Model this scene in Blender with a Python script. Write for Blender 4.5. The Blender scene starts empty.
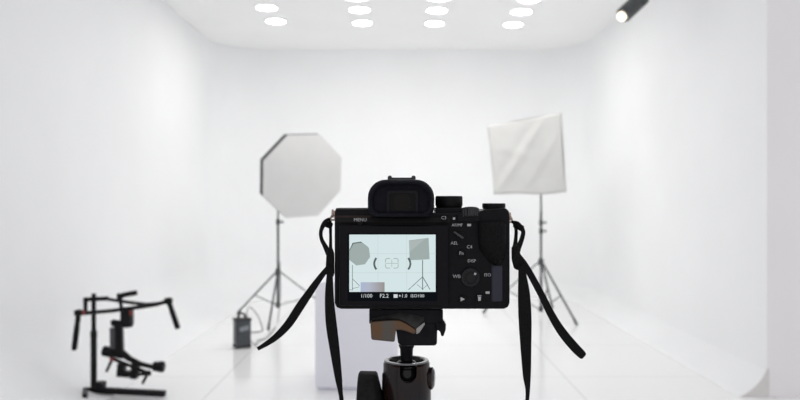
import bpy, bmesh, math, random
from mathutils import Vector, Matrix
random.seed(7)
PI = math.pi
scn = bpy.context.scene
COL = scn.collection
F = 778.0            # focal length in pixels of the 800 px wide frame
EYE = 1.25           # eye height of the photographer's lens

def P(px, py, d):
    """a place in the room: seen at (px,py), standing d metres in front of the lens"""
    return Vector(((px-400.0)*d/F, d, EYE+(200.0-py)*d/F))

# ------------------------------------------------------------------ materials
def mat(name, col, rough=0.5, metal=0.0, emit=None, es=0.0, spec=0.5, noise=0.0, nscale=40.0, bump=0.0, bscale=300.0, col2=None, coat=0.0):
    m = bpy.data.materials.new(name); m.use_nodes = True
    nt = m.node_tree; b = nt.nodes['Principled BSDF']
    b.inputs['Base Color'].default_value = (*col, 1)
    b.inputs['Roughness'].default_value = rough
    b.inputs['Metallic'].default_value = metal
    b.inputs['Specular IOR Level'].default_value = spec
    b.inputs['Coat Weight'].default_value = coat
    if emit:
        b.inputs['Emission Color'].default_value = (*emit, 1)
        b.inputs['Emission Strength'].default_value = es
    tc = nt.nodes.new('ShaderNodeTexCoord')
    if noise or col2:
        n = nt.nodes.new('ShaderNodeTexNoise'); n.inputs['Scale'].default_value = nscale; n.inputs['Detail'].default_value = 4
        nt.links.new(tc.outputs['Object'], n.inputs['Vector'])
        r = nt.nodes.new('ShaderNodeValToRGB')
        c2 = col2 if col2 else tuple(min(1, c*(1+noise)) for c in col)
        c1 = col if col2 else tuple(c*(1-noise) for c in col)
        r.color_ramp.elements[0].position = 0.38; r.color_ramp.elements[1].position = 0.62
        r.color_ramp.elements[0].color = (*c1, 1); r.color_ramp.elements[1].color = (*c2, 1)
        nt.links.new(n.outputs['Fac'], r.inputs['Fac']); nt.links.new(r.outputs['Color'], b.inputs['Base Color'])
    if bump:
        n2 = nt.nodes.new('ShaderNodeTexNoise'); n2.inputs['Scale'].default_value = bscale; n2.inputs['Detail'].default_value = 3
        nt.links.new(tc.outputs['Object'], n2.inputs['Vector'])
        bp = nt.nodes.new('ShaderNodeBump'); bp.inputs['Strength'].default_value = bump; bp.inputs['Distance'].default_value = 0.001
        nt.links.new(n2.outputs['Fac'], bp.inputs['Height']); nt.links.new(bp.outputs['Normal'], b.inputs['Normal'])
    return m

def floor_material():
    m = bpy.data.materials.new('glossy_white_floor'); m.use_nodes = True
    nt = m.node_tree; N = nt.nodes; L = nt.links; b = N['Principled BSDF']
    tc = N.new('ShaderNodeTexCoord'); sp = N.new('ShaderNodeSeparateXYZ'); L.new(tc.outputs['Object'], sp.inputs[0])
    def seam(sock, off, period, w):
        a = N.new('ShaderNodeMath'); a.operation = 'SUBTRACT'; L.new(sock, a.inputs[0]); a.inputs[1].default_value = off
        p = N.new('ShaderNodeMath'); p.operation = 'PINGPONG'; L.new(a.outputs[0], p.inputs[0]); p.inputs[1].default_value = period/2
        c = N.new('ShaderNodeMath'); c.operation = 'LESS_THAN'; L.new(p.outputs[0], c.inputs[0]); c.inputs[1].default_value = w
        return c.outputs[0]
    s1 = seam(sp.outputs['X'], -1.235, 1.2, 0.0035); s2 = seam(sp.outputs['Y'], 6.7, 1.2, 0.0035)
    mx = N.new('ShaderNodeMath'); mx.operation = 'MAXIMUM'; L.new(s1, mx.inputs[0]); L.new(s2, mx.inputs[1])
    c = N.new('ShaderNodeMix'); c.data_type = 'RGBA'; L.new(mx.outputs[0], c.inputs[0])
    c.inputs[6].default_value = (0.91, 0.91, 0.91, 1); c.inputs[7].default_value = (0.62, 0.60, 0.58, 1)
    L.new(c.outputs[2], b.inputs['Base Color'])
    b.inputs['Roughness'].default_value = 0.16; b.inputs['Specular IOR Level'].default_value = 0.5
    return m

def picture_gradient():
    m = bpy.data.materials.new('screen_picture_box'); m.use_nodes = True
    nt = m.node_tree; N = nt.nodes; L = nt.links; b = N['Principled BSDF']
    b.inputs['Base Color'].default_value = (0, 0, 0, 1)
    tc = N.new('ShaderNodeTexCoord'); sp = N.new('ShaderNodeSeparateXYZ'); L.new(tc.outputs['Generated'], sp.inputs[0])
    r = N.new('ShaderNodeValToRGB'); L.new(sp.outputs['X'], r.inputs['Fac'])
    e = r.color_ramp.elements; e[0].position = 0.13; e[0].color = (0.36, 0.43, 0.60, 1); e[1].position = 0.42; e[1].color = (0.27, 0.245, 0.225, 1)
    k = e.new(0.24); k.color = (0.40, 0.43, 0.52, 1)
    L.new(r.outputs['Color'], b.inputs['Emission Color']); b.inputs['Emission Strength'].default_value = 1.0
    return m

WHITE = mat('matte_white_paint', (0.89, 0.895, 0.90), 0.75, spec=0.2, noise=0.008, nscale=1.5)
GREYW = mat('plain_grey_white_paint', (0.94, 0.915, 0.92), 0.8, spec=0.2, noise=0.01, nscale=2)
CEIL = mat('ceiling_white_paint', (0.93, 0.93, 0.93), 0.8, spec=0.2, noise=0.008, nscale=1.5)
FLOOR = floor_material()
BODY = mat('black_camera_metal', (0.0065, 0.0060, 0.0072), 0.42, noise=0.15, nscale=200, bump=0.15, bscale=1500, spec=0.10)
TOPP = mat('worn_black_top_plate', (0.030, 0.022, 0.018), 0.42, noise=0.2, nscale=120, spec=0.10)
EYEC = mat('dark_rubber', (0.0065, 0.0065, 0.0105), 0.55, noise=0.15, nscale=200, spec=0.10)
EYEI = mat('eyepiece_plastic', (0.010, 0.009, 0.012), 0.35, spec=0.10)
GLASS = mat('eyepiece_glass', (0.004, 0.004, 0.003), 0.12, spec=0.12)
BEZEL = mat('screen_bezel_plastic', (0.0055, 0.0045, 0.0065), 0.35, spec=0.10)
LEATHER = mat('grained_rubber', (0.0055, 0.0048, 0.0055), 0.6, noise=0.3, nscale=600, bump=0.6, bscale=1400, spec=0.10)
GRIP_HL = mat('grip_highlight_blue', (0.038, 0.038, 0.052), 0.4, spec=0.10)
BUTTON = mat('button_black', (0.006, 0.006, 0.0065), 0.3, spec=0.10)
MARK = mat('white_print', (0.40, 0.40, 0.41), 0.6)
STEEL = mat('worn_copper_steel', (0.42, 0.32, 0.27), 0.35, metal=0.9, noise=0.2, nscale=300)
STRAP = mat('black_webbing', (0.0065, 0.0065, 0.007), 0.75, noise=0.3, nscale=900, bump=0.5, bscale=2500, spec=0.10)
def emat(n, c): return mat(n, (0, 0, 0), 0.5, emit=c, es=1.0, spec=0.0)
LCDW = emat('screen_picture_white', (0.64, 0.755, 0.77))
LCDG = emat('screen_picture_grey', (0.335, 0.40, 0.39))
LCDG2 = emat('screen_picture_light_grey', (0.40, 0.455, 0.445))
LCDD = emat('screen_picture_dark', (0.10, 0.12, 0.12))
LCDL = emat('screen_picture_line', (0.56, 0.65, 0.655))
LCDT = emat('screen_info_text', (0.62, 0.66, 0.68))
LCDB = emat('screen_black', (0.004, 0.005, 0.007))
LCDBOX = picture_gradient()
TRI_BLACK = mat('tripod_black', (0.0085, 0.0085, 0.0105), 0.35, metal=0.3, noise=0.2, nscale=150, spec=0.10)
TRI_BRONZE = mat('worn_bronze', (0.13, 0.072, 0.038), 0.38, metal=0.8, nscale=85, col2=(0.095, 0.085, 0.075))
TRI_GREY = mat('lever_highlight_grey', (0.30, 0.29, 0.28), 0.32, metal=0.9)
TRI_HOUSE = mat('black_anodised_housing', (0.010, 0.0095, 0.012), 0.2, nscale=40, col2=(0.020, 0.010, 0.008), spec=0.24)
TRI_KNOB = mat('knob_rubber', (0.012, 0.012, 0.0125), 0.6, noise=0.2, nscale=200, spec=0.10)
PLINTH = mat('plinth_white_shade_tint', (0.87, 0.865, 0.93), 0.5, noise=0.01, nscale=3)  # lavender of the shaded front face is mixed into the white
DIFF = mat('white_diffuser_cloth', (0.64, 0.637, 0.63), 0.85, spec=0.1, noise=0.015, nscale=4)
DIFF2 = mat('creased_white_cloth', (0.60, 0.597, 0.582), 0.85, spec=0.1, noise=0.02, nscale=5)
SHELL = mat('black_softbox_fabric', (0.035, 0.036, 0.038), 0.7, noise=0.2, nscale=60)
STAND = mat('stand_dark_metal', (0.065, 0.07, 0.072), 0.45, metal=0.3, noise=0.1, nscale=50)
PACK = mat('pack_dark_grey', (0.050, 0.056, 0.064), 0.5, noise=0.15, nscale=40)
PACKL = mat('pack_pale_plate', (0.24, 0.26, 0.28), 0.5)
CABLE = mat('cable_grey', (0.22, 0.22, 0.22), 0.6)
GIM = mat('gimbal_black', (0.013, 0.013, 0.014), 0.42, metal=0.2, noise=0.15, nscale=50, spec=0.10)
GIMG = mat('gimbal_grey', (0.06, 0.06, 0.066), 0.4, metal=0.4, noise=0.1, nscale=50)
GIMR = mat('gimbal_red', (0.20, 0.022, 0.020), 0.45)
SPOTB = mat('spotlight_grey', (0.055, 0.060, 0.062), 0.45, noise=0.1, nscale=30)
SPOTL = mat('spotlight_lens_lit', (0.9, 0.85, 0.75), 0.4, emit=(1.0, 0.86, 0.66), es=1.5)
DLIGHT = mat('downlight_lit', (0.9, 0.9, 0.9), 0.4, emit=(1.0, 0.985, 0.96), es=23.0)
DTRIM = mat('downlight_trim', (0.85, 0.85, 0.85), 0.5)

# ------------------------------------------------------------------ mesh builder
class MB:
    def __init__(s): s.bm = bmesh.new(); s.mi = 0
    def _f(s, vs):
        try:
            f = s.bm.faces.new(vs); f.material_index = s.mi; return f
        except ValueError: return None
    def prism(s, pts, vec):
        """closed polygon of 3-D points swept along vec"""
        vec = Vector(vec); a = [s.bm.verts.new(p) for p in pts]; b = [s.bm.verts.new(Vector(p)+vec) for p in pts]
        n = len(a); s._f(a[::-1]); s._f(b)
        for i in range(n): s._f([a[i], a[(i+1) % n], b[(i+1) % n], b[i]])
        return s
    def loft(s, loops, cap=True, closed=True):
        vs = [[s.bm.verts.new(p) for p in l] for l in loops]; n = len(vs[0])
        for a, b in zip(vs[:-1], vs[1:]):
            for i in range(n if closed else n-1): s._f([a[i], a[(i+1) % n], b[(i+1) % n], b[i]])
        if cap: s._f(vs[0][::-1]); s._f(vs[-1])
        return s
    def box(s, c, size, rot=None):
        c = Vector(c); R = rot.to_3x3() if rot else Matrix.Identity(3)
        v = []
        for dz in (-.5, .5):
            for dx, dy in ((-.5, -.5), (.5, -.5), (.5, .5), (-.5, .5)):
                v.append(s.bm.verts.new(c + R @ Vector((dx*size[0], dy*size[1], dz*size[2]))))
        for f in ((3, 2, 1, 0), (4, 5, 6, 7), (0, 1, 5, 4), (1, 2, 6, 5), (2, 3, 7, 6), (3, 0, 4, 7)): s._f([v[i] for i in f])
        return s
    def lathe(s, prof, origin, axis=(0, 0, 1), n=32, cap=True, ribs=0.0):
        origin = Vector(origin); q = Vector(axis).normalized().to_track_quat('Z', 'Y')
        loops = []
        for r, h in prof:
            loops.append([origin + q @ Vector((rr*math.cos(2*PI*i/n), rr*math.sin(2*PI*i/n), h)) for i in range(n) for rr in [max(r, 1e-5)*(1-(ribs if i % 2 else 0))]])
        return s.loft(loops, cap)
    def cyl(s, p0, p1, r0, r1=None, n=20):
        p0 = Vector(p0); p1 = Vector(p1); r1 = r0 if r1 is None else r1
        return s.lathe([(r0, 0), (r1, (p1-p0).length)], p0, p1-p0, n)
    def tube(s, pts, r, n=10, closed=False):
        pts = [Vector(p) for p in pts]; m = len(pts)
        rs = r if isinstance(r, (list, tuple)) else [r]*m
        loops = []; up = None
        for i, p in enumerate(pts):
            t = ((pts[(i+1) % m]-pts[i-1]) if closed else (pts[min(i+1, m-1)]-pts[max(i-1, 0)])).normalized()
            if up is None:
                up = Vector((0, 0, 1)) if abs(t.z) < 0.9 else Vector((0, 1, 0))
            up = (up - t*up.dot(t)).normalized(); sd = t.cross(up)
            loops.append([p + (up*math.cos(2*PI*k/n) + sd*math.sin(2*PI*k/n))*rs[i] for k in range(n)])
        if closed: loops.append(loops[0]); s.loft(loops, False); bmesh.ops.remove_doubles(s.bm, verts=s.bm.verts, dist=1e-7); return s
        return s.loft(loops, True)
    def bar(s, p0, p1, w, h, up=(0, 0, 1)):
        p0 = Vector(p0); p1 = Vector(p1); t = (p1-p0).normalized(); up = Vector(up)
        if abs(t.dot(up.normalized())) > 0.98: up = Vector((0, 1, 0))
        sd = t.cross(up).normalized(); u = sd.cross(t)
        return s.loft([[p + sd*a*w/2 + u*b*h/2 for a, b in ((-1, -1), (1, -1), (1, 1), (-1, 1))] for p in (p0, p1)])
    def ribbon(s, centres, widths, thick=0.0012, across=None, n=6):
        """flat band: centres 3-D, widths across the band in the picture plane"""
        C, W = smooth(centres, widths, n); m = len(C); loops = []
        for i in range(m):
            t = (C[min(i+1, m-1)]-C[max(i-1, 0)]).normalized()
            nrm = Vector((0, -1, 0)) if across is None else Vector(across)
            sd = t.cross(nrm).normalized(); nn = sd.cross(t).normalized()
            loops.append([C[i]+sd*W[i]/2*a+nn*thick/2*b for a, b in ((-1, -1), (1, -1), (1, 1), (-1, 1))])
        return s.loft(loops)
    def text(s, body, px, py, h, d, cx=True):
        cu = bpy.data.curves.new('t', 'FONT'); cu.body = body; cu.size = 1.0
        cu.align_x = 'CENTER'; cu.align_y = 'CENTER'; cu.resolution_u = 2
        o = bpy.data.objects.new('t', cu); COL.objects.link(o)
        bpy.context.view_layer.update()
        me = bpy.data.meshes.new_from_object(o.evaluated_get(bpy.context.evaluated_depsgraph_get()))
        sz = h*d/F/0.72
        M = Matrix.Translation(P(px, py, d)) @ Matrix.Rotation(PI/2, 4, 'X') @ Matrix.Scale(sz, 4)
        me.transform(M)
        n0 = len(s.bm.faces); s.bm.from_mesh(me); s.bm.faces.ensure_lookup_table()
        for f in s.bm.faces[n0:]: f.material_index = s.mi
        bpy.data.objects.remove(o); bpy.data.meshes.remove(me)
        return s
    def build(s, name, mats, parent=None, bevel=0.0, seg=2, angle=35, subsurf=0):
        if not isinstance(mats, (list, tuple)): mats = [mats]
        bmesh.ops.recalc_face_normals(s.bm, faces=s.bm.faces)
        base = origin_of(parent) if parent else Vector((0, 0, 0))
        bmesh.ops.translate(s.bm, verts=s.bm.verts, vec=-base)
        me = bpy.data.meshes.new(name); s.bm.to_mesh(me); s.bm.free()
        for m in mats: me.materials.append(m)
        me.shade_smooth(); me.set_sharp_from_angle(angle=math.radians(angle))
        o = bpy.data.objects.new(name, me); COL.objects.link(o)
        if parent: o.parent = parent
        if bevel:
            b = o.modifiers.new('bevel', 'BEVEL'); b.width = bevel; b.segments = seg; b.limit_method = 'ANGLE'; b.angle_limit = math.radians(40)
        if subsurf:
            u = o.modifiers.new('sub', 'SUBSURF'); u.levels = subsurf; u.render_levels = subsurf
        return o

def origin_of(o):
    v = Vector((0, 0, 0))
    while o: v += o.location; o = o.parent
    return v

def smooth(pts, vals, n=6):
    pts = [Vector(p) for p in pts]; out = []; ov = []
    m = len(pts)
    for i in range(m-1):
        a, b, c, d = pts[max(i-1, 0)], pts[i], pts[i+1], pts[min(i+2, m-1)]
        va, vb, vc, vd = vals[max(i-1, 0)], vals[i], vals[i+1], vals[min(i+2, m-1)]
        for k in range(n):
            t = k/n
            cr = lambda a, b, c, d: 0.5*((2*b)+(c-a)*t+(2*a-5*b+4*c-d)*t*t+(3*b-a-3*c+d)*t**3)
            out.append(cr(a, b, c, d)); ov.append(max(cr(va, vb, vc, vd), 1e-5))
    out.append(pts[-1]); ov.append(vals[-1]); return out, ov

def rounded(x0, y0, x1, y1, r, n=5):
    """rounded rectangle in picture coordinates (y down); r = (tl, tr, br, bl)"""
    if not isinstance(r, (list, tuple)): r = (r,)*4
    out = []
    for (cx, cy, rr, a0) in ((x0+r[0], y0+r[0], r[0], 180), (x1-r[1], y0+r[1], r[1], 270), (x1-r[2], y1-r[2], r[2], 0), (x0+r[3], y1-r[3], r[3], 90)):
        for k in range(n+1):
            a = math.radians(a0+90*k/n); out.append((cx+rr*math.cos(a), cy+rr*math.sin(a)))
    return out

def thing(name, label, cat, loc, group=None):
    o = bpy.data.objects.new(name, None); COL.objects.link(o); o.location = loc; o.empty_display_size = 0.05
    return tag(o, label, cat, group)
def tag(o, label, cat, group=None):
    o['label'] = label; o['category'] = cat
    if group: o['group'] = group
    return o
def struct(o): o['kind'] = 'structure'; return o

# ------------------------------------------------------------------ the white studio
HW, BACK, CEILZ, END = 2.33, 10.1, 3.2, 4.94
m = MB(); m.box((0, 4.4, -0.05), (9.0, 12.4, 0.1)); struct(m.build('floor', FLOOR))
m = MB(); m.box((0, 6.4, CEILZ+0.05), (6.0, 8.4, 0.1)); struct(m.build('ceiling', CEIL))
RC, RV = 0.18, 0.70         # floor cove and corner radii
def profile(rc):            # (distance out from the wall face, height)
    bl = 0.5*max(0, min(1, (0.5-rc)/0.3))
    p = [(0.0, CEILZ)] + [(rc-rc*((1-bl)*math.cos(a)+bl*(1-a/(PI/2))), rc-rc*((1-bl)*math.sin(a)+bl*a/(PI/2))) for a in [PI/2*k/12 for k in range(13)]]
    p[-1] = (rc, 0.0005); return p
for sgn, nm, y0 in ((-1, 'wall_left', 0.2), (1, 'wall_right', END)):
    m = MB(); loops = []
    for y in (y0, BACK-RV):
        l = [Vector((sgn*(HW-d), y, z)) for d, z in profile(RC if sgn > 0 else 0.5)] + [Vector((sgn*(HW+0.02), y, 0.0005)), Vector((sgn*(HW+0.75), y, 0.0005)), Vector((sgn*(HW+0.75), y, CEILZ))]
        loops.append(l)
    m.loft(loops)
    for f in m.bm.faces:     # the raw near end of each wall is plain grey
        f.material_index = 1 if f.calc_center_median().y < y0+0.01 else 0
    struct(m.build(nm, [WHITE, GREYW], angle=30))
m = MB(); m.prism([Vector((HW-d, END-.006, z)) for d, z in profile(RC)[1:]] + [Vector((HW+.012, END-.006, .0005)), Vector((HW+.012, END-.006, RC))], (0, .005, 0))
struct(m.build('cove_end_plate', mat('cove_end_grey', (.76, .735, .72), .8, noise=.02)))  # thin plate added over the cove end to make it darker
# back wall with rounded corners
m = MB(); loops = []
path = []
for k in range(13):
    a = PI/2*k/12; path.append((Vector((-HW+RV-RV*math.cos(a), BACK-RV+RV*math.sin(a))), Vector((math.cos(a), -math.sin(a)))))
for k in range(13):
    a = PI/2*(1-k/12); path.append((Vector((HW-RV+RV*math.cos(a), BACK-RV+RV*math.sin(a))), Vector((-math.cos(a), -math.sin(a)))))
for p, nrm in path:
    PR = profile(0.5 + (RC-0.5)*min(1, max(0, (p.x+HW-RV)/(2*HW-2*RV))))
    loops.append([Vector((p.x+nrm.x*d, p.y+nrm.y*d, z)) for d, z in PR] + [Vector((p.x-nrm.x*.1, p.y-nrm.y*.1, 0.0005)), Vector((p.x-nrm.x*.1, p.y-nrm.y*.1, CEILZ))])
m.loft(loops); struct(m.build('wall_back', WHITE, angle=30))

# ------------------------------------------------------------------ ceiling downlights
cols = ((-1.345, -.085, 'leftmost'), (-0.412, 0, 'second from left'), (0.378, .02, 'third from left'), (1.25, .08, 'rightmost'))
rows = ((8.52, 'in the row nearest the back wall'), (7.93, 'in the middle row'), (7.45, 'in the row at the top edge'))
first = None
for yd, rn in rows:
    for xd, sk, cn in cols:
        ydd = yd + sk
        lab = 'round lit ceiling downlight, %s %s' % (cn, rn)
        if first is None:
            t = first = thing('ceiling_downlight', lab, 'ceiling light', (xd, ydd, CEILZ), 'round downlights in the ceiling')
            m = MB(); m.lathe([(0.115, 0), (0.115, -0.012), (0.101, -0.016), (0.101, -0.002)], (xd, ydd, CEILZ), n=32, cap=False); m.build('trim_ring', DTRIM, t)
            m = MB(); m.lathe([(0.100, -0.003), (0.100, -0.012), (0.085, -0.014)], (xd, ydd, CEILZ), n=32); m.build('diffuser', DLIGHT, t)
        else:
            t = first.copy(); COL.objects.link(t); t.location = (xd, ydd, CEILZ); t['label'] = lab
            for ch in list(first.children):
                c = ch.copy(); COL.objects.link(c); c.parent = t

# ------------------------------------------------------------------ ceiling spotlight
D = 6.0
v = Vector((-0.72, -0.22, -0.66)).normalized()
fc = P(623.0, 15.3, D)
t = thing('ceiling_spotlight', 'dark grey cylindrical spotlight with a lit warm lens hanging at upper right', 'spotlight', (P(641, 0, D+.05).x, D+.12, CEILZ))
m = MB(); m.lathe([(0.050, 0.0), (0.060, 0.0), (0.061, 0.01), (0.061, 0.15), (0.058, 0.155), (0.058, 0.165), (0.061, 0.17), (0.061, 0.235), (0.05, 0.25), (0.02, 0.255)], fc, -v, 32)
m.build('lamp_housing', SPOTB, t)
m = MB(); m.lathe([(0.037, -0.001), (0.037, 0.018), (0.033, 0.032), (0.022, 0.043), (0.008, 0.047)], fc, v, 28); m.build('lens', SPOTL, t)
top = Vector((P(641, 0, D+.05).x, D+.12, CEILZ)); bk = fc - v*0.19
m = MB(); m.cyl(Vector((bk.x, bk.y+0.075, bk.z)), Vector((bk.x, bk.y+0.075, bk.z+0.10)), 0.010)
m.bar(bk+Vector((0, .05, 0)), bk+Vector((0, .085, 0)), 0.03, 0.03)
m.tube([Vector((bk.x, bk.y+0.075, bk.z+0.09)), Vector((top.x, top.y, bk.z+0.17)), Vector((top.x, top.y, CEILZ-0.03))], 0.011)
m.build('bracket', SPOTB, t)
m = MB(); m.box((top.x, top.y, CEILZ-0.02), (0.05, 0.16, 0.04)); m.build('ceiling_mount', SPOTB, t, bevel=0.004)

# ------------------------------------------------------------------ plinth
D = 5.1
xl, xr = P(315, 0, D).x, P(398, 0, D).x
t = thing('plinth', 'tall white box plinth standing on the floor behind the tripod', 'plinth', ((xl+xr)/2, D+.27, 0))
m = MB(); m.box(((xl+xr)/2, D+.27, 0.02+0.345), (xr-xl, .54, 0.69)); m.build('body', PLINTH, t, bevel=0.004)
m = MB(); m.box(((xl+xr)/2, D+.28, 0.01), (xr-xl-.04, .50, 0.02)); m.build('base', PLINTH, t)

# ------------------------------------------------------------------ light stands
def light_stand(label, x, y, ztop, zcol, zhub, feet, knobs, r=0.012):
    t = thing('light_stand', label, 'light stand', (x, y, 0), 'light stands')
    m = MB(); m.cyl((x, y, zhub-0.03), (x, y, zhub+0.35), 0.0150); m.cyl((x, y, zhub+.30), (x, y, zcol+0.55), 0.0125); m.cyl((x, y, zcol+.5), (x, y, ztop), 0.0095)
    m.build('pole', STAND, t)
    for z in knobs:
        m = MB(); m.lathe([(0.018, -0.03), (0.021, -0.025), (0.021, 0.025), (0.018, 0.03)], (x, y, z)); m.cyl((x, y, z), (x+0.045, y-.01, z), 0.007); m.lathe([(0.014, 0), (0.014, 0.016)], (x+.04, y-.01, z), (1, -.2, 0), 12)
        m.build('clamp_knob', STAND, t)
    m = MB(); m.lathe([(0.018, -0.04), (0.028, -0.035), (0.028, 0.03), (0.017, 0.04)], (x, y, zcol)); m.build('leg_collar', STAND, t)
    m = MB(); m.lathe([(0.017, -0.03), (0.026, -0.025), (0.026, 0.02), (0.016, 0.03)], (x, y, zhub)); m.build('brace_collar', STAND, t)
    for fx, fy in feet:
        f = Vector((x+fx, y+fy, 0.012)); dr = Vector((fx, fy, 0)).normalized()
        a = Vector((x, y, zcol))+dr*0.024
        m = MB(); m.bar(a, f, 0.020, 0.012); lg = m.build('leg', STAND, t, bevel=.002)
        m = MB(); e = f+(a-f).normalized()*0.07; m.cyl(f-Vector((0, 0, 0.011)), e, 0.015, 0.013); m.build('rubber_foot', STAND, lg)
        mid = a.lerp(f, 0.56); m = MB(); m.bar(Vector((x, y, zhub))+dr*0.02, mid, 0.014, 0.007); m.build('brace', STAND, t)
    return t

def zat(py, d): return EYE+(200-py)*d/F
D = 8.2; SX1 = P(278, 0, D).x
OCT_S = light_stand('slim dark tripod light stand under the octagonal softbox', SX1, D, zat(186, D), zat(272, D), zat(305, D),
            ((-.50, .36), (.60, .20), (.02, -.72)), (zat(222, D),))
D2 = 8.4; SX2 = P(541, 0, D2).x
SQ_S = light_stand('slim dark tripod light stand under the square softbox', SX2, D2, zat(166, D2), zat(262, D2), zat(309, D2),
            ((-.60, .24), (.245, -.62), (.24, .60)), (zat(222.6, D2), zat(231, D2)))

# ------------------------------------------------------------------ octagonal softbox
def frame(theta, phi):
    n = Vector((math.sin(theta)*math.cos(phi), -math.cos(theta)*math.cos(phi), -math.sin(phi)))
    u = Vector((math.cos(theta), math.sin(theta), 0)); vv = n.cross(u); vv = vv if vv.z > 0 else -vv
    return n, u, vv
n, u, vv = frame(math.radians(30), math.radians(12))
c = P(303.0, 176.3, 7.75); R = 0.450
def ring(r, back, roll=3.5): return [c - n*back + (u*math.cos(math.radians(112.5-45*k+roll)) + vv*math.sin(math.radians(112.5-45*k+roll)))*r for k in range(8)]
t = thing('octagonal_softbox', 'octagonal softbox with pale grey face and black rim on left light stand', 'softbox', c-n*0.5)
m = MB()
m.loft([ring(R-.004, 0.003), ring(R, 0.0), ring(R, 0.02), ring(R*.99, 0.10), ring(R*.78, 0.24), ring(R*.45, 0.36), ring(0.10, 0.44), ring(0.09, 0.46)], cap=False)
m.build('shell', SHELL, t, angle=20)
m = MB()
loops = [ring((R+.001)*f, -0.014*(1-f*f)-0.002) for f in (1.0, .85, .6, .3, .05)]
m.loft(loops, cap=False); m._f([v for v in list(m.bm.verts)[-8:]])
m.build('diffuser', DIFF, t, angle=60)
m = MB(); m.lathe([(0.10, 0), (0.10, .03), (0.065, .035), (0.065, 0.24), (0.055, .26), (0.02, .262)], c-n*0.45, -n, 24); hd = m.build('flash_head', SHELL, t)
bkp = c - n*0.58
m = MB(); m.lathe([(.019, 0), (.019, .10)], (SX1, D, zat(186, D)-.06)); m.tube([Vector((SX1, D, zat(186, D)+.03)), bkp-vv*0.05], 0.014); m.build('tilt_bracket', STAND, t)

# ------------------------------------------------------------------ square softbox
n, u, vv = frame(math.radians(-24), math.radians(3))
c = P(526.8, 157, 7.95); k_ = 7.95/F; cu_ = 1/math.cos(math.radians(15))
cor = [(-39.3, 33.0), (34.3, 43.4), (38.3, -35.6), (-33.5, -37.8)]
cor = [(a*k_*cu_, b*k_) for a, b in cor]
def sq(s_, t_):   # s 0..1 left-right, t 0..1 bottom-top
    (ax, ay), (bx, by), (cx, cy), (dx, dy) = cor
    X = (dx*(1-s_)+cx*s_)*(1-t_)+(ax*(1-s_)+bx*s_)*t_
    Y = (dy*(1-s_)+cy*s_)*(1-t_)+(ay*(1-s_)+by*s_)*t_
    return X, Y
t = thing('square_softbox', 'square softbox with creased white cloth face on right light stand', 'softbox', c-n*0.4)
NG = 28; m = MB(); g = []
for j in range(NG+1):
    rw = []
    for i in range(NG+1):
        s_, t_ = i/NG, j/NG; X, Y = sq(s_, t_)
        e = min(s_, 1-s_, t_, 1-t_); w = min(1, e*6)
        q = s_*0.80-t_*0.62
        rp = 0.020*math.exp(-((q-0.02)/0.05)**2) - 0.014*math.exp(-((q+0.10)/0.06)**2) + 0.012*math.exp(-((q-0.30)/0.05)**2)-.008*math.exp(-((q-.38)/.04)**2) + 0.010*math.exp(-((s_*.3+t_*.9-.62)/.05)**2)*(1-s_)
        rp += 0.004*math.sin(17*s_+9*t_)*math.sin(11*t_-5*s_)
        Y += 0.012*math.sin(s_*PI*2.0+0.4)*(1-t_)**6 - 0.014*math.sin(s_*PI)*t_**5
        X += 0.012*math.sin(t_*PI)*(1-2*s_)*abs(1-2*s_)**4
        rw.append(m.bm.verts.new(c + u*X + vv*Y + n*(rp*w*0.85+0.006)))
    g.append(rw)
for j in range(NG):
    for i in range(NG): m._f([g[j][i], g[j][i+1], g[j+1][i+1], g[j+1][i]])
o = m.build('diffuser', DIFF2, t, angle=80)
sl = o.modifiers.new('thick', 'SOLIDIFY'); sl.thickness = 0.003; sl.offset = -1
m = MB()
def sqr(f, back): return [c + u*X*f + vv*Y*f - n*back for X, Y in cor]
m.loft([sqr(.985, 0.004), sqr(.955, .06), sqr(0.6, 0.26), sqr(.18, .36), sqr(.15, .40)], cap=False); m.build('shell', mat('softbox_pale_shell', (0.58, .575, .56), 0.7, noise=.1), t, angle=20)
m = MB(); m.lathe([(0.08, 0), (0.08, .03), (0.06, .035), (0.06, 0.22), (0.05, .24), (0.02, .242)], c-n*0.39, -n, 24); m.build('flash_head', SHELL, t)
bkp = c - n*0.50
m = MB(); m.lathe([(.019, 0), (.019, .10)], (SX2, D2, zat(166, D2)-.08)); m.tube([Vector((SX2, D2, zat(166, D2))), bkp-vv*0.04], 0.014); m.build('tilt_bracket', STAND, t)

# ------------------------------------------------------------------ power pack and its cable
D = 6.52; zt = zat(320.5, D)
a = P(231, 345, D); 
t = thing('power_pack', 'dark grey flash power pack with top handle on floor by light stand', 'power pack', (P(241, 0, D).x, D+.08, 0))
x0, x1, x2 = P(231.3, 0, D).x, P(236.4, 0, D).x, P(249.3, 0, D).x
ang = math.radians(28)
def packpt(a_, b_, z): return Vector((x1 + a_*math.cos(ang) - b_*math.sin(ang), D + a_*math.sin(ang) + b_*math.cos(ang), z))
Wp, Dp, Hp = 0.128, 0.105, zt-0.012
m = MB(); m.prism([packpt(0, 0, .012), packpt(Wp, 0, .012), packpt(Wp, Dp, .012), packpt(0, Dp, .012)], (0, 0, Hp)); m.build('case', PACK, t, bevel=.010, seg=3)
m = MB()
for z in (0.0, Hp-.005):
    m = MB(); m.prism([packpt(-.004, -.004, z+.006), packpt(Wp+.004, -.004, z+.006), packpt(Wp+.004, Dp+.004, z+.006), packpt(-.004, Dp+.004, z+.006)], (0, 0, .02))
    if z == 0.0:
        for q in ((.01, .01), (Wp-.01, .01), (.01, Dp-.01), (Wp-.01, Dp-.01)): m.cyl(packpt(q[0], q[1], 0), packpt(q[0], q[1], .012), .009)
    m.build('bumper', SHELL, t, bevel=.005)
m = MB(); hz = Hp+.022
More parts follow.
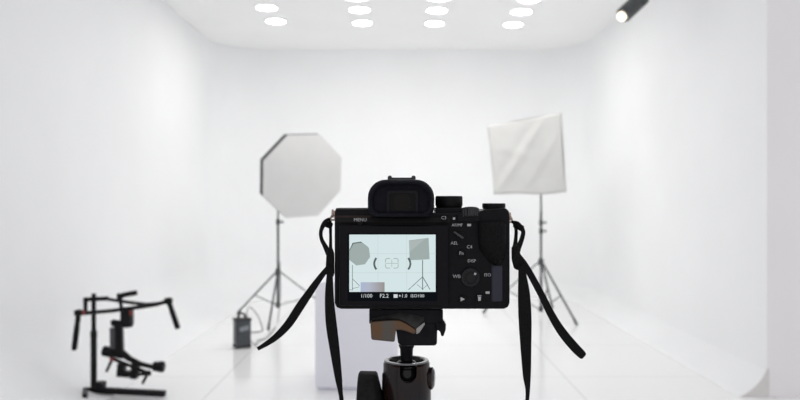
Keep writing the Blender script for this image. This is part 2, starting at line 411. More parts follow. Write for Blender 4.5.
m.tube(smooth([packpt(.03, .05, hz), packpt(.032, .05, hz+.028), packpt(.055, .05, hz+.042), packpt(.085, .05, hz+.028), packpt(.088, .05, hz)], [1]*5, 4)[0], 0.009); m.build('handle', SHELL, t)
m = MB(); m.prism([packpt(.030, -.0035, Hp*.62), packpt(.105, -.0035, Hp*.68), packpt(.105, -.0035, Hp*.84), packpt(.030, -.0035, Hp*.78)], packpt(0, .004, 0)-packpt(0, 0, 0)); m.build('control_plate', PACKL, t)
m = MB()
pts = [packpt(.11, .06, hz), packpt(.11, .06, hz+.05), P(250, 307, 7.3), P(258, 316, 7.4), P(262.5, 330, 7.4), Vector((P(258, 0, 7.35).x, 7.35, 0.006)), Vector((P(250, 0, 7.3).x, 7.3, 0.006))]
m.tube(smooth(pts, [1]*len(pts), 6)[0], 0.0055, 8)
pts = [packpt(Wp+.01, .05, .05), packpt(Wp+.05, .03, .012), Vector((P(258, 0, 6.9).x, 6.9, .006)), Vector((P(266, 0, 7.0).x, 7.0, .006)), Vector((P(274, 0, 7.5).x, 7.5, .006)), Vector((SX1+.03, 8.0, .006)), Vector((SX1+.03, 8.17, .25)), Vector((SX1+.02, 8.18, .6))]
m.tube(smooth(pts, [1]*len(pts), 6)[0], 0.0055, 8)
tag(m.build('power_cable', CABLE), 'thin grey cable looping from power pack along the floor to stand', 'cable')

# ------------------------------------------------------------------ gimbal on its stand
D = 5.0; S5 = D/F
def G(px, py, dy=0.0): return P(px, py, D+dy)
t = thing('gimbal_stand', 'black metal frame stand with upright post and long floor bar at lower left', 'stand', (G(93.7, 0).x, D, 0))
bx = G(93.7, 0).x
m = MB(); m.cyl((bx, D, 0.02), G(93.7, 334), .0195); m.cyl(G(93.7, 336), G(93.7, 293.5), .0145); m.lathe([(.021, -.02), (.021, .02)], G(93.7, 334)); m.build('post', GIM, t)
m = MB(); m.bar((bx-.02, D+.0, .030), (P(165, 0, 4.91).x, 4.91, .028), .038, .038, (0, 0, 1)); m.build('floor_bar', GIM, t, bevel=.004)
m = MB(); m.bar((P(85.0, 0, 4.84).x, 4.84, .022), (G(84, 0).x, D+.02, .022), .03, .04); m.bar((G(83, 0).x, D, .03), (bx, D, .03), .03, .03)
m.build('cross_bar', GIM, t, bevel=.004)
m = MB(); m.box((G(101, 0).x, D, .055), (.055, .05, .06)); m.cyl((G(103, 0).x, D-.05, .07), (G(103, 0).x, D+.03, .07), .014); m.build('clamp', GIM, t, bevel=.005)
m = MB(); m.bar(G(83.8, 299.5), G(108, 298.4), .03, .026); m.bar(G(85.5, 298.5), G(85.5, 315), .022, .022); m.bar(G(105, 298.5, 0), G(105, 298.5, .06), .02, .02)
m.build('hanger', GIM, t, bevel=.003)

t = thing('camera_gimbal', 'black handheld camera gimbal with two side grips hanging on the frame stand', 'gimbal', G(124, 352))
m = MB()
m.tube([G(104, 298.5, .10), G(116, 300.5, .11), G(132, 302.8, .11), G(147, 304.4, .09), G(158, 303.5, .06), G(168.5, 301, .03)], 0.0115, 12)
m.tube([G(78, 314.0, -.05), G(94, 312.3, -.06), G(112, 310.8, -.06), G(126, 308.8, -.05), G(142, 306.8, -.02), G(156, 304.6, .02), G(166, 301.8, .03)], 0.0125, 12)
m.build('handlebar', GIM, t)
for (p0, p1, dy) in (((78.6, 313.0), (74.0, 350.5), -.05), ((168.6, 301.0), (178.0, 329.0), .03)):
    a, b = G(*p0, dy), G(*p1, dy); L = (b-a).length
    m = MB(); m.lathe([(.014, 0), (.017, .01), (.017, L*.25), (.0155, L*.3), (.0185, L*.36), (.0185, L*.92), (.016, L*.98), (.008, L)], a, b-a, 16, ribs=.04); gr = m.build('grip', GIM, t)
    m = MB(); m.lathe([(.02, -.022), (.023, -.018), (.023, .018), (.02, .022)], a, (0, 1, 0), 16); m.box(a+(b-a).normalized()*-.004, (.05, .03, .03)); m.build('joint', GIM, gr, bevel=.004)
m = MB(); m.tube([G(118.2, 297.2, 0), G(124, 294.8, 0), G(136.8, 292.6, 0)], .0165, 14); tg = m.build('top_handle', GIM, t)
m = MB(); m.tube([G(119.8, 295.5), G(120.6, 303), G(122, 311)], .0115, 12); m.box(G(119.8, 296.5), (.03, .03, .04)); m.build('post', GIM, tg)
m = MB(); m.box(G(127.0, 317.3), (.068, .07, .100)); m.lathe([(.036, -.055), (.038, -.05), (.038, .05), (.036, .055)], G(127, 318.5), n=24); m.box(G(123, 309.5, -.02), (.03, .04, .03)); pan = m.build('pan_motor', GIM, t, bevel=.005)
m = MB(); m.box(G(131.0, 313.0, -.037), (.020, .006, .030)); m.build('red_ring', GIMR, pan)
m = MB()
m.bar(G(118.6, 323), G(119.5, 354), .05, .045, (0, 1, 0)); m.bar(G(112, 322.5), G(128, 324.5), .04, .022, (0, 1, 0))
m.bar(G(113.2, 320), G(114.0, 326), .03, .03); m.build('upright_arm', GIM, t, bevel=.004)
m = MB(); m.box(G(113.2, 338, -.01), (.034, .04, .135), Matrix.Rotation(math.radians(-1), 4, 'Y')); m.build('battery', GIMG, t, bevel=.004)
m = MB(); m.lathe([(.030, -.028), (.034, -.022), (.034, .022), (.030, .028)], G(107.2, 351.5), (1, 0, -.18), 20); m.bar(G(107, 350.5), G(124, 355), .05, .045); m.build('roll_motor', GIM, t, bevel=.002)
m = MB(); m.tube([G(121, 352.5), G(130, 359), G(141, 364.2), G(152, 366.8), G(158, 367.5)], [.026, .019, .016, .016, .018], 12); m.build('tilt_arm', GIM, t)
m = MB(); m.lathe([(.022, -.036), (.031, -.03), (.033, 0), (.036, .005), (.036, .030), (.028, .038)], G(158.5, 366.6), (1, 0, -.06), 20); m.build('tilt_motor', GIM, t)
m = MB(); m.bar(G(110, 357.5, -.05), G(151, 374.5, -.05), .016, .020); m.bar(G(113, 359, .05), G(151, 374.0, .05), .016, .020)
m.bar(G(124, 365, -.06), G(124, 365, .06), .02, .012); m.build('cradle_rail', GIM, t, bevel=.002)
for pa, pb in (((122.0, 363), (121.2, 376)), ((136.3, 362), (134.3, 378)), ((128.5, 371), (128.5, 376.5))):
    m = MB(); m.bar(G(*pa), G(*pb), .042 if pa[0] != 128.5 else .05, .07, (0, 1, 0)); m.build('camera_clamp', GIM, t, bevel=.004)
m = MB(); m.tube([G(122, 375), G(130, 376.2), G(138, 374.5), G(146, 374.0)], .010, 10); m.build('cross_rod', GIM, t)
for pa, pb in (((112.8, 358), (106.3, 371.8)), ((149.0, 371), (142.3, 383.8))):
    m = MB(); m.cyl(G(*pa, -.05), G(*pb, -.06), .011, .009, 12); ft = m.build('lock_lever', GIM, t)
    m = MB(); q = G(pa[0]-.5, pa[1]+1.5, -.05); m.lathe([(.014, -.012), (.014, .012)], q, (1, 0, -2), 14); m.build('red_collar', GIMR if pa[0] < 120 else GIM, ft)
m = MB(); m.box(G(83.6, 312.5, -.08), (.018, .012, .03)); m.build('red_clip', GIMR, t, bevel=.002)

# ------------------------------------------------------------------ tripod with ball head
HD = 0.590
def H(px, py, d=HD): return P(px, py, d)
hs = HD/F
ax = H(406.5, 0).x
tri = thing('tripod', 'black camera tripod with a worn ball head and bronze quick release lever', 'tripod', (ax, HD, 0))
def outline(pts, d0, d1): return [P(x, y, d0) for x, y in pts], (0, d1-d0, 0)
m = MB(); m.prism(*outline(rounded(369.2, 309.3, 443, 324, 1.0), .572, .615)); m.build('release_plate', TRI_BLACK, tri, bevel=.0008)
m = MB(); m.prism(*outline([(395, 322.8), (437.5, 322.8), (437, 344), (435, 345.8), (402, 345.8), (398, 343.5)], .574, .612)); m.build('clamp', TRI_BLACK, tri, bevel=.0008)
# sloping grey shoulder of the clamp above the lever
m = MB(); m.loft([[P(x, y, d) for x, y, d in q] for q in (((372, 321, .5715), (372, 316, .5725), (372, 323, .575)), ((400, 320, .5665), (400, 312.5, .572), (400, 323, .575)), ((415, 328.5, .5655), (416, 315, .572), (416, 328.5, .575)), ((424.5, 322.0, .5690), (424, 317, .5722), (424.5, 324, .575)))])
m.build('clamp_shoulder', mat('worn_grey_metal', (0.10, 0.10, 0.098), .45, metal=.6, nscale=90, col2=(.05, .05, .052)), tri, angle=50)
lv = [(370.2, 322.2), (374, 321.4), (386, 320.4), (394, 320.1), (400, 320.4), (407, 323.8), (415, 329.0), (416.2, 332), (414, 334.8), (408, 332.2), (402, 330.6), (396, 330.2), (394.6, 342.3), (383, 341.2), (371.2, 340)]
m = MB(); m.prism([P(x, y, .5610) for x, y in lv], (0, .009, 0)); lev = m.build('release_lever', TRI_BRONZE, tri, bevel=.0016, seg=3)
m = MB(); m.prism([P(x, y, .5625) for x, y in ((415.2, 329.2), (424.4, 322.0), (425.2, 324.2), (419.5, 332.8), (416.2, 334.6))], (0, .007, 0)); m.build('highlight_tip', TRI_GREY, lev, bevel=.0007)  # lever facet, its highlight put into a brighter grey
m = MB(); m.prism(*outline([(435.5, 321.5), (443.5, 320.5), (446, 324.5), (445.8, 330), (443.6, 336.4), (441.4, 336.6), (440.5, 332.5), (438.5, 330.2), (435.5, 331.5)], .572, .585)); m.build('safety_catch', TRI_BLACK, tri, bevel=.0008)
zc = H(0, 374).z
m = MB(); m.lathe([(.0062, 0), (.0050, .003), (.0046, .010), (.0050, .016), (.006, .022)], (ax, HD, H(0, 345).z), (0, 0, -1), 24); m.build('ball_stem', TRI_BLACK, tri)
m = MB(); m.lathe([(.0118*math.sin(PI*k/16), -.0118*math.cos(PI*k/16)) for k in range(17)], (ax, HD, zc), n=32); m.build('ball', mat('glossy_black_ball', (.006, .006, .007), .12, spec=.3), tri)
# housing with a real drop notch cut in the front
zr = H(0, 361).z; zb = H(0, 436).z; rr = 23.2*hs
m = MB(); m.lathe([(rr*.70, zr-.020), (rr*.70, zr-.003), (rr*.76, zr), (rr*.93, zr), (rr, zr-.0015), (rr*1.01, zr-.008), (rr*1.05, zr-.010), (rr*1.06, zr-.030), (rr*1.02, zb), (rr*.5, zb), (rr*.5, zb+.01), (rr*.3, zr-.028)], (ax, HD, 0), n=64)
hou = m.build('ball_housing', TRI_HOUSE, tri)
cx_ = H(408.3, 0, HD-rr).x; w_ = .0062; zl = P(0, 374.5, HD-rr).z
m = MB(); m.prism([Vector((cx_-w_, HD-.035, zr+.01)), Vector((cx_+w_, HD-.035, zr+.01))] + [Vector((cx_+w_*math.cos(a), HD-.035, zl-w_*math.sin(a))) for a in [PI*k/10 for k in range(11)]], (0, .026, 0))
cut = m.build('cutter', TRI_HOUSE, tri)
bo = hou.modifiers.new('notch', 'BOOLEAN'); bo.object = cut; bo.operation = 'DIFFERENCE'; bo.solver = 'EXACT'
bpy.context.view_layer.update()
me = bpy.data.meshes.new_from_object(hou.evaluated_get(bpy.context.evaluated_depsgraph_get())); hou.modifiers.clear(); hou.data = me
bpy.data.objects.remove(cut)
me.shade_smooth(); me.set_sharp_from_angle(angle=math.radians(35))
m = MB(); m.lathe([(rr*.97, zr+.0002), (rr*.94, zr+.0012), (rr*.80, zr+.0012), (rr*.76, zr+.0003)], (ax, HD, 0), n=48, cap=False); m.build('rim_ring', mat('rim_metal', (.18, .18, .185), .3, metal=.8), hou)
kc = H(375.0, 405)
m = MB(); m.lathe([(.006, -.0065), (.0240, -.0012), (.0252, .0), (.0252, .0115), (.0245, .0125), (.023, .0132), (.005, .0134)], kc, (-1, 0, .02), 48, ribs=.025); kn = m.build('locking_knob', TRI_KNOB, tri)
m = MB(); m.cyl(kc+Vector((0, 0, 0)), kc+Vector((.013, 0, 0)), .0055); m.build('knob_shaft', TRI_BLACK, kn)
m = MB(); m.lathe([(.0075, 0), (.0085, .003), (.0085, .0065), (.006, .008)], H(424.0, 378), (1, -.15, 0), 24); m.build('tension_dial', TRI_HOUSE, tri)
zs = zb
m = MB(); m.lathe([(.024, zs-.03), (.026, zs-.025), (.026, zs-.004), (.023, zs)], (ax, HD, 0), n=40); m.build('pan_base', TRI_HOUSE, tri)
m = MB(); m.lathe([(.014, .50), (.014, zs-.12), (.034, zs-.11), (.038, zs-.07), (.030, zs-.032), (.024, zs-.03)], (ax, HD, 0), n=32); m.build('centre_column', TRI_BLACK, tri)
for k in range(3):
    a = math.radians(90+120*k); dr = Vector((math.cos(a), math.sin(a), 0))
    A = Vector((ax, HD, zs-.09))+dr*.035; B = Vector((ax, HD, 0.02))+dr*.42
    m = MB(); m.cyl(A, A.lerp(B, .45), .0135); m.cyl(A.lerp(B, .43), A.lerp(B, .75), .011); m.cyl(A.lerp(B, .73), B, .009); lg = m.build('leg', TRI_BLACK, tri)
    m = MB(); m.cyl(B-Vector((0, 0, .0195)), B+(A-B).normalized()*.03, .014, .012); m.build('rubber_foot', TRI_KNOB, lg)

# ------------------------------------------------------------------ the camera on the tripod
CD = 0.5614; cs = CD/F
def Q(px, py, dy=0.0):      # body-space: size taken at the back plane, pushed dy metres away from the viewer
    p = P(px, py, CD); p.y += dy; return p
def near(px, py, dy): return P(px, py, CD+dy)   # seen at (px,py) though it sits dy off the back plane
cam = thing('mirrorless_camera', 'black mirrorless camera seen from behind with its screen on, on a tripod', 'camera', Q(421.5, 309.2))
def ex(m, pts, dy0, dy1): m.prism([Q(x, y, dy0) for x, y in pts], (0, dy1-dy0, 0)); return m
body = [(334.5, 219), (334.5, 211), (336, 209), (370, 209), (372, 212), (438, 213), (456, 213), (470, 211.5), (481, 211), (485, 209.6), (506, 208), (509, 211), (510, 217), (510, 303), (508.3, 307.4), (504, 309.2), (341, 309.2), (336.5, 307.8), (334.5, 303.5)]
m = MB(); ex(m, body, 0.0005, .040); bd = m.build('body', BODY, cam, bevel=.0016, seg=3)
m = MB(); ex(m, [(480, 214), (505, 212), (509, 216), (509.5, 303), (506, 306), (484, 306), (478, 300)], .040, .066); m.build('front_grip', LEATHER, cam, bevel=.006, seg=4)
# top plate: lighter, worn strip over the left shoulder, sloping back
m = MB(); m.loft([[Q(335.0, y, d) for y, d in ((217.8, -.0012), (208.2, .006), (208.2, .036), (217.8, .036))], [Q(372, y, d) for y, d in ((217.8, -.0012), (208.2, .006), (208.2, .036), (217.8, .036))]])
m.build('top_plate', TOPP, bd, bevel=.0008)
m = MB(); m.loft([[Q(x, y, d) for y, d in ((222.5, -.0025), (217.5, -.0012), (217.5, .01), (222.5, .01))] for x in (335.2, 450)]); m.build('sloping_ledge', mat('ledge_black', (.011, .010, .0105), .5, spec=.1), bd, bevel=.0006)
# lens on the far side
lc = Q(404, 262, .040)
m = MB(); m.lathe([(.031, 0), (.0315, .012), (.029, .014), (.029, .030), (.0305, .032), (.0305, .055), (.028, .058), (.022, .056)], lc, (0, 1, 0), 40, ribs=.01); m.build('lens', BODY, cam)
# screen
m = MB(); ex(m, rounded(339.8, 225.2, 448.2, 304.8, 2.2), -.0040, .001); bz = m.build('screen', BEZEL, cam, bevel=.0009, seg=3)
m = MB(); d_ = CD-.0042
ly = [0]
def pic(pts, mi):     # a flat layer of the displayed picture
    ly[0] += 1; m.mi = mi; m._f([m.bm.verts.new(P(x, y, d_-ly[0]*.000012)) for x, y in pts])
def lin(x0, y0, x1, y1, w, mi):
    L = math.hypot(x1-x0, y1-y0); nx, ny = -(y1-y0)/L*w/2, (x1-x0)/L*w/2
    pic([(x0+nx, y0+ny), (x1+nx, y1+ny), (x1-nx, y1-ny), (x0-nx, y0-ny)], mi)
pic([(347.6, 233.6), (437.2, 233.6), (437.2, 301.0), (347.6, 301.0)], 6)
pic([(349.3, 234.6), (435.6, 234.6), (435.6, 291.9), (349.3, 291.9)], 0)
for x in (378, 406.7): lin(x, 234.8, x, 291.7, .5, 4)
for y in (253.6, 272.7): lin(349.4, y, 435.5, y, .5, 4)
oc = [(359.2+11.3*math.cos(math.radians(22.5+8+45*k)), 254.0-11.9*math.sin(math.radians(22.5+8+45*k))) for k in range(8)]
pic([(max(349.4, x-.9), y-.9) for x, y in oc], 3); pic([(max(349.4, x), y) for x, y in oc], 1)
lin(352.4, 265, 352.4, 290.5, .55, 3); lin(352.6, 279, 359.8, 286, .5, 3); lin(352.6, 288.5, 359, 287, .4, 3); lin(352.4, 290, 349.5, 289.5, .4, 3)
pic([(409.0, 240.3), (428.6, 237.9), (429.6, 259.2), (419, 259.9), (409.6, 260.2)], 1)
pic([(409.3, 240.8), (425, 239.0), (409.6, 252)], 2)
lin(422.6, 260, 422.6, 290, .8, 3); lin(422.4, 277, 408.4, 289.8, .6, 3); lin(422.8, 277, 430.0, 289.5, .7, 3); lin(417, 284.5, 422.6, 289, .4, 3); lin(428, 284.5, 422.6, 289, .4, 3)
pic([(360.6, 282.2), (384.6, 282.2), (384.6, 291.9), (360.6, 291.9)], 5)
for sgn, cx in ((1, 374.2), (-1, 410.4)):      # focus brackets
    arc = [(cx+sgn*(2.2*(k/5.0)**2), 263.7+k*1.15) for k in range(-5, 6)]
    for (xa, ya), (xb, yb) in zip(arc[:-1], arc[1:]): lin(xa, ya, xb, yb, 2.0, 3)
for sx in (-1, 1):
    for sy in (-1, 1):
        cx, cy = 391.8+sx*3.9, 263.3+sy*2.6
        q = [(cx-sx*2.2, cy+sy*2.2), (cx+sx*1.2, cy+sy*2.2), (cx+sx*2.4, cy+sy*1.2), (cx+sx*2.4, cy-sy*1.7)]
        for (xa, ya), (xb, yb) in zip(q[:-1], q[1:]): lin(xa, ya, xb, yb, .75, 1)
lin(385, 263.3, 399, 263.3, .6, 2); lin(391.8, 259.5, 391.8, 267.2, .6, 2)
m.build('screen_picture', [LCDW, LCDG, LCDG2, LCDD, LCDL, LCDBOX, LCDB], bz)
m = MB(); dt = d_-.0012
for s_, x, y, h in (('1/100', 366.4, 296.0, 3.8), ('F2.2', 384.2, 296.0, 3.9), ('+1.0', 402.8, 296.0, 3.6), ('ISO100', 417.4, 296.0, 3.3)): m.text(s_, x, y, h, dt)
m._f([m.bm.verts.new(P(x, y, dt)) for x, y in ((393.6, 294.3), (397.6, 294.3), (397.6, 297.8), (393.6, 297.8))])
m.build('screen_text', LCDT, bz)
# viewfinder hump and eyecup
hump = rounded(368.6, 180.4, 433.2, 218, (17, 17, 6, 6), 8)
m = MB(); ex(m, hump, .0, .036); vh = m.build('viewfinder', BODY, cam, bevel=.003, seg=3)
def eo(g_, dy): # eyecup outline shrunk by g_ px
    return [near(x, y, dy) for x, y in rounded(367.8+g_, 179.6+g_, 434.2-g_, 216.8-g_*.8, (max(18-g_*.6, 5), max(18-g_*.6, 5), max(9-g_*.3, 3), max(9-g_*.3, 3)), 8)]
m = MB(); m.loft([eo(1.5, .000), eo(.4, -.004), eo(0, -.008), eo(.5, -.0115), eo(2.2, -.013), eo(4.2, -.0125), eo(5.2, -.0105), eo(7.0, -.0085), eo(9.5, -.0080)], cap=True)
ec = m.build('eyecup', EYEC, cam, angle=60)
m = MB()
fr = [near(x, y, -.0095) for x, y in rounded(386.6, 190.5, 418.2, 215.2, 2.5)]; fi = [near(x, y, -.0095) for x, y in rounded(389.2, 193.0, 415.6, 213.2, 2)]
m.loft([[p+Vector((0, .003, 0)) for p in fr], fr, fi, [p+Vector((0, .0025, 0)) for p in fi]], cap=False); m.build('eyepiece_frame', EYEI, ec, angle=30)
m = MB(); m.prism([near(x, y, -.0082) for x, y in rounded(389.0, 192.6, 415.8, 213.6, 2)], (0, .002, 0)); m.build('eyepiece_glass', GLASS, ec)
m = MB(); m.prism([near(x, y, -.0083) for x, y in rounded(394, 194, 410.5, 211.5, 6)], (0, .002, 0)); m.build('eyepiece_lens', mat('eyepiece_lens_glass', (.005, .004, .003), .15, spec=.15), ec)
# hot shoe
m = MB(); ex(m, [(387.6, 180.5), (387.6, 176.8), (388.6, 175.4), (391.2, 175.4), (391.8, 177.4), (411.6, 177.4), (412.2, 175.4), (414.8, 175.4), (415.8, 176.8), (415.8, 180.5)], .004, .024); m.build('hot_shoe', mat('hot_shoe_metal', (.035, .036, .038), .35, metal=.5), cam, bevel=.0004)
# dials on the top deck
m = MB(); c0 = near(449.0, 0, .018); z0, z1 = near(0, 206.3, .018).z, near(0, 196.0, .018).z; r_ = 13.6*(CD+.018)/F
m.lathe([(r_*.92, z0-.002), (r_*.96, z0), (r_, z0+.001), (r_, z1-.001), (r_*.94, z1)], (c0.x, c0.y, 0), n=56, ribs=.03); m.build('mode_dial', BODY, cam)
m = MB(); c0 = near(448.5, 0, .018); m.lathe([(14*(CD)/F, near(0, 213, .018).z), (14*CD/F, z0-.001)], (c0.x, c0.y, 0), n=32); ex(m, [(436, 214), (436, 208), (462, 208), (468, 209.8), (468, 214)], .004, .036); m.build('dial_base', BODY, cam, bevel=.0006)
m = MB(); c0 = near(493.8, 0, .016); z0, z1 = near(0, 211.0, .016).z, near(0, 203.3, .016).z; r_ = 11.6*(CD+.016)/F
m.lathe([(r_, z0-.003), (r_, z0+.0015), (r_*.93, z0+.002), (r_*.93, z0+.0022), (r_, z0+.0024), (r_, z1-.0005), (r_*.95, z1)], (c0.x, c0.y, 0), n=64, ribs=.02); m.build('exposure_dial', BODY, cam)
m = MB(); m.lathe([(.0062, -.0035), (.0068, -.003), (.0068, .003), (.0062, .0035)], near(470.0, 213.2, .003), (0, .25, 1), 40, ribs=.08); m.build('thumb_wheel', mat('knurled_metal', (.03, .03, .032), .3, metal=.6), cam)
m = MB(); ex(m, [(457, 222), (457, 214.5), (480, 212.5), (480, 222)], -.0012, .02); m.build('control_shoulder', BODY, bd, bevel=.0008)
# thumb rest; smooth lower grip facet, its bluish highlight put into the colour
m = MB(); m.loft([[Q(x, y, .001) for x, y in [(477.5, 221), (502, 220), (506.6, 224), (506.8, 250), (503.5, 262), (497, 267), (489.5, 263), (483.5, 256), (479, 250), (477.5, 240)]],
                  [Q(x, y, -.0050) for x, y in [(479.5, 223.5), (501, 222.5), (504.6, 226), (504.6, 248), (501.5, 258.5), (497, 262.5), (491, 259), (485.5, 252), (481.5, 247), (479.5, 238)]],
                  [Q(x, y, -.0068) for x, y in [(483, 228), (498, 227), (501, 229), (501, 245), (499, 252), (496, 256), (492, 253), (488.5, 247.5), (484.5, 243), (483, 236)]]])
m.build('thumb_rest', LEATHER, cam, angle=50)
m = MB(); m.loft([[Q(x, y, .001) for x, y in rounded(491.0, 264.5, 503.0, 302.0, 2)], [Q(x, y, -.0016) for x, y in rounded(492.2, 266, 501.8, 300.8, 2)]]); m.build('grip_highlight', GRIP_HL, cam, angle=30)
# buttons
def button(name, px, py, r, h=.0014, mt=BUTTON):
    b = MB(); b.lathe([(r*cs*1.05, .0005), (r*cs, -h), (r*cs*.85, -h-.0003)], Q(px, py, 0), (0, 1, 0), 24); return b.build(name, mt, cam)
button('menu_button', 360.2, 222.6, 3.0, .0030)
button('focus_button', 461.5, 236.5, 4.2)
b = MB(); b.prism([Q(x, y, -.0032) for x, y in ((452.8, 232.2), (454.6, 231.0), (463.8, 237.2), (462.4, 239.0))], (0, .0025, 0)); b.build('focus_lever', mat('lever_grey', (.05, .05, .052), .35, metal=.4), cam, bevel=.0004)
button('function_button', 461.4, 253.4, 3.6)
button('playback_button', 462.5, 299.2, 3.6); button('delete_button', 479.5, 298.2, 3.6); button('custom_button', 444.2, 218.6, 3.0, .0030)
m = MB(); m.lathe([(9.6*cs, .0005), (9.6*cs, -.0022), (9.0*cs, -.0028), (6.6*cs, -.0028), (6.2*cs, -.0016), (4.2*cs, -.0016), (4.0*cs, -.0026), (3.2*cs, -.0030)], Q(470.2, 277.2), (0, 1, 0), 48); m.build('control_wheel', mat('wheel_black', (.010, .010, .011), .3, spec=.2), cam)
dm = CD-.0045
def printed(body=None, x=0, y=0, h=0, polys=(), lift=.0002):
    """one white print lying on the surface it labels"""
    b = MB(); d = CD-lift
    if body: b.text(body, x, y, h, d)
    for pl in polys: b._f([b.bm.verts.new(P(px, py, d)) for px, py in pl])
    b.build('printed_mark', MARK, bd)
def rect(x0, y0, x1, y1): return ((x0, y0), (x1, y0), (x1, y1), (x0, y1))
printed('MENU', 360.2, 219.9, 3.4, lift=.0042)
printed('C3', 443.8, 217.9, 3.2, lift=.0045)
printed('AF/MF', 457.2, 225.2, 3.0, lift=.0015); printed('AEL', 454.4, 243.2, 3.2); printed('C4', 469.5, 247.0, 3.4)
printed('Fn', 461.4, 253.3, 3.4, lift=.0020); printed('DISP', 471.8, 261.0, 3.1); printed('ISO', 487.6, 275.0, 3.3); printed('WB', 456.8, 276.5, 3.6)
printed(polys=(((460.6, 297.0), (464.9, 299.2), (460.6, 301.4)),), lift=.0020)
printed(polys=(((477.9, 296.6), (481.1, 296.6), (480.7, 300.8), (478.3, 300.8)), rect(477.5, 295.3, 481.5, 296.0)), lift=.0020)
printed(polys=(rect(485.6, 291.4, 489.6, 293.8),)); printed(polys=(rect(452.9, 217.4, 455.2, 219.6),), lift=.0026)
printed(polys=(rect(467.2, 223.8, 471.0, 226.2),)); printed(polys=(((474.4, 272.6), (476.6, 273.2), (475.8, 275.2), (473.8, 274.6)),), lift=.0031)
# strap lugs with rings
for sx, px, py in ((-1, 333.5, 214.0), (1, 510.2, 217.0)):
    m = MB(); m.cyl(Q(px-sx*1.0, py, .018), Q(px+sx*2.6, py, .018), .0022, n=14); m.lathe([(.0032, 0), (.0032, .0012)], Q(px+sx*2.2, py, .018), (sx, 0, 0), 14); lg = m.build('strap_lug', STEEL, cam)
    tri_p = [(px+sx*2.2, py-2.6), (px+sx*5.4, py+3.2), (px+sx*4.6, py+5.6), (px+sx*.9, py+5.4), (px+sx*.6, py+3.2)] if sx > 0 else [(px-1.8, py-1.8), (px-5.4, py+5.0), (px-4.6, py+6.4), (px-.9, py+6.4), (px-.5, py+4.6)]
    m = MB(); m.tube(smooth([Q(x, y, .018) for x, y in tri_p]+[Q(*tri_p[0], .018)], [1]*6, 5)[0], .0007, 8); m.build('lug_ring', STEEL, lg)

# ------------------------------------------------------------------ neck strap
w = lambda px: px*cs
st = thing('neck_strap', 'black webbing neck strap hanging from both sides of the camera', 'camera strap', Q(421, 400))
def band(name, pts, widths, thick=.0011, parent=st):
    b = MB(); b.ribbon([P(x, y, CD+d) for x, y, d in pts], [w(a) for a in widths], thick); return b.build(name, STRAP, parent, angle=50)
def cord(pts, r, parent, name):
    b = MB(); b.ribbon([P(x, y, CD+d) for x, y, d in pts], [w(a) for a in r], .0022); return b.build(name, STRAP, parent, angle=50)
# left side
cord([(329.0, 219.0, .018), (324.5, 223, .013), (321.0, 231, .008), (321.6, 239, .006), (325.6, 247, .004), (329.0, 254, .001)], [2.4, 4.6, 3.6, 3.6, 4.6, 6.0], st, 'loop_band')
cord([(330.0, 218.6, .0205), (330.4, 226, .018), (330.6, 237, .013), (330.6, 247, .009), (330.4, 256, .005)], [2.2, 2.9, 2.7, 3.2, 4.8], st, 'loop_band')
m = MB(); m.prism([P(x, y, CD-.003) for x, y in ((326.6, 249.5), (331.4, 247.6), (333.6, 254), (333.8, 274), (332, 279.2), (326.8, 278.4), (325.4, 270), (326, 258))], (0, .0075, 0)); m.build('slider_buckle', STRAP, st, bevel=.0012)
m = MB(); m.box(P(327.5, 224.5, CD+.017), (.0075, .004, .0045), Matrix.Rotation(.35, 4, 'Y')); m.build('keeper', STRAP, st, bevel=.0008)
band('loose_tail', [(329.5, 266, -.004), (322.5, 274.5, -.006), (312, 289, -.010), (300, 306.5, -.014), (288, 324.5, -.017), (274, 338.5, -.020), (257.6, 349, -.022)], [4.5, 5.6, 7.2, 8.4, 8.0, 6.0, 3.4])
# right side
cord([(512.5, 222, .018), (518, 224, .013), (523.0, 231, .009), (521.8, 239, .007), (518.6, 247, .004), (516.2, 254, .001)], [2.6, 4.2, 4.0, 4.2, 5.2, 6.0], st, 'loop_band')
cord([(513.6, 222.5, .0205), (516, 230, .018), (515.6, 240, .014), (514.6, 250, .006)], [2.4, 3.0, 3.4, 5.0], st, 'loop_band')
m = MB(); m.prism([P(x, y, CD-.003) for x, y in ((512.6, 247), (519, 245.5), (520.6, 254), (527, 262), (526, 268.5), (521, 271), (515.2, 269.5), (512.8, 260))], (0, .0075, 0)); m.build('slider_buckle', STRAP, st, bevel=.0012)
m = MB(); m.box(P(518.5, 226.5, CD+.015), (.0075, .004, .0045), Matrix.Rotation(.5, 4, 'Y')); m.build('keeper', STRAP, st, bevel=.0008)
band('loose_tail', [(523, 262, -.003), (530, 273.5, -.006), (541.5, 295, -.010), (552, 316, -.014), (562, 332, -.017), (573, 345.5, -.020), (582.2, 355.0, -.022), (584.2, 357.0, -.0225)], [6, 6.5, 6.8, 7.6, 8.6, 9.0, 8.0, 4.0])
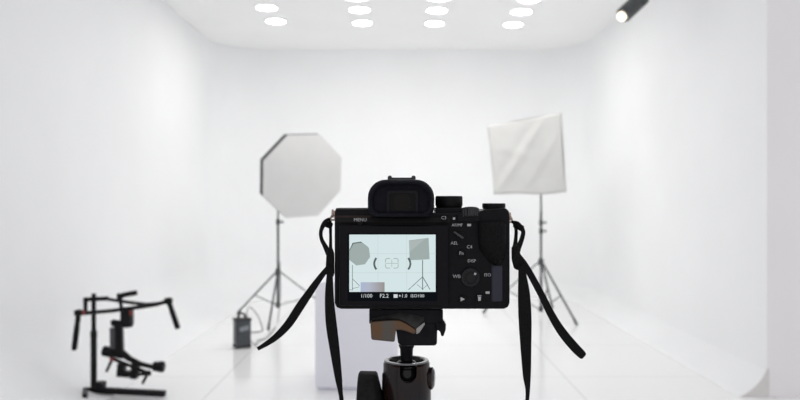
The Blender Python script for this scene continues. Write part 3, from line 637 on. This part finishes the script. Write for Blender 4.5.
# the long band of both sides runs down and joins in a slack loop below the frame
band('long_band', [(330.2, 268, -.0045), (329.4, 285, -.007), (329.6, 303, -.010), (331.4, 325, -.014), (334.8, 350, -.018), (338.5, 378, -.022), (341.6, 400, -.026), (350, 460, -.036), (372, 530, -.05), (432, 570, -.06), (495, 530, -.05), (519, 460, -.036), (527.2, 400, -.026), (526.8, 375, -.022), (525.8, 345, -.017), (525.0, 318, -.012), (524.0, 295, -.009), (522.8, 280, -.0065), (521.5, 266, -.0045)],
     [5, 7.4, 9.2, 10.6, 9.4, 6.8, 4.0, 6, 9, 10, 9, 6, 3.4, 7.6, 10.6, 12.6, 11.8, 9.0, 6], .0011)

# ------------------------------------------------------------------ light
def area(name, loc, sx, sy, power, col=(1, 1, 1), rot=(0, 0, 0), spread=180):
    l = bpy.data.lights.new(name, 'AREA'); l.shape = 'RECTANGLE'; l.size = sx; l.size_y = sy; l.energy = power; l.spread = math.radians(spread); l.color = col
    o = bpy.data.objects.new(name, l); COL.objects.link(o); o.location = loc; o.rotation_euler = rot; return o
area('backdrop_fill', (0, 6.9, CEILZ-.30), 3.2, 0.5, 10, (1, .995, .985), (math.radians(50), 0, 0), 120)  # unseen lamp added to brighten the back wall
area('ceiling_fill', (0, 6.0, CEILZ-.06), 1.2, 2.0, 18, (1, .995, .985))  # added soft lamp out of view, in place of further downlight rows
wd = bpy.data.worlds.new('studio_ambient'); scn.world = wd; wd.use_nodes = True
bg = wd.node_tree.nodes['Background']; bg.inputs['Color'].default_value = (0.97, 0.97, 1.0, 1); bg.inputs['Strength'].default_value = 0.73

# ------------------------------------------------------------------ the photographer's view
cd = bpy.data.cameras.new('view'); co = bpy.data.objects.new('view', cd); COL.objects.link(co)
co.location = (0, 0, EYE); co.rotation_euler = (PI/2, 0, 0)
cd.sensor_width = 36.0; cd.lens = 36.0*F/800.0; cd.clip_start = 0.02; cd.clip_end = 60
cd.dof.use_dof = True; cd.dof.focus_distance = 0.585; cd.dof.aperture_fstop = 12.0
scn.camera = co
scn.view_settings.view_transform = 'Standard'
scn.view_settings.look = 'None'
scn.view_settings.exposure = 0.05
scn.cycles.max_bounces = 12; scn.cycles.diffuse_bounces = 8
scn.cycles.use_denoising = True
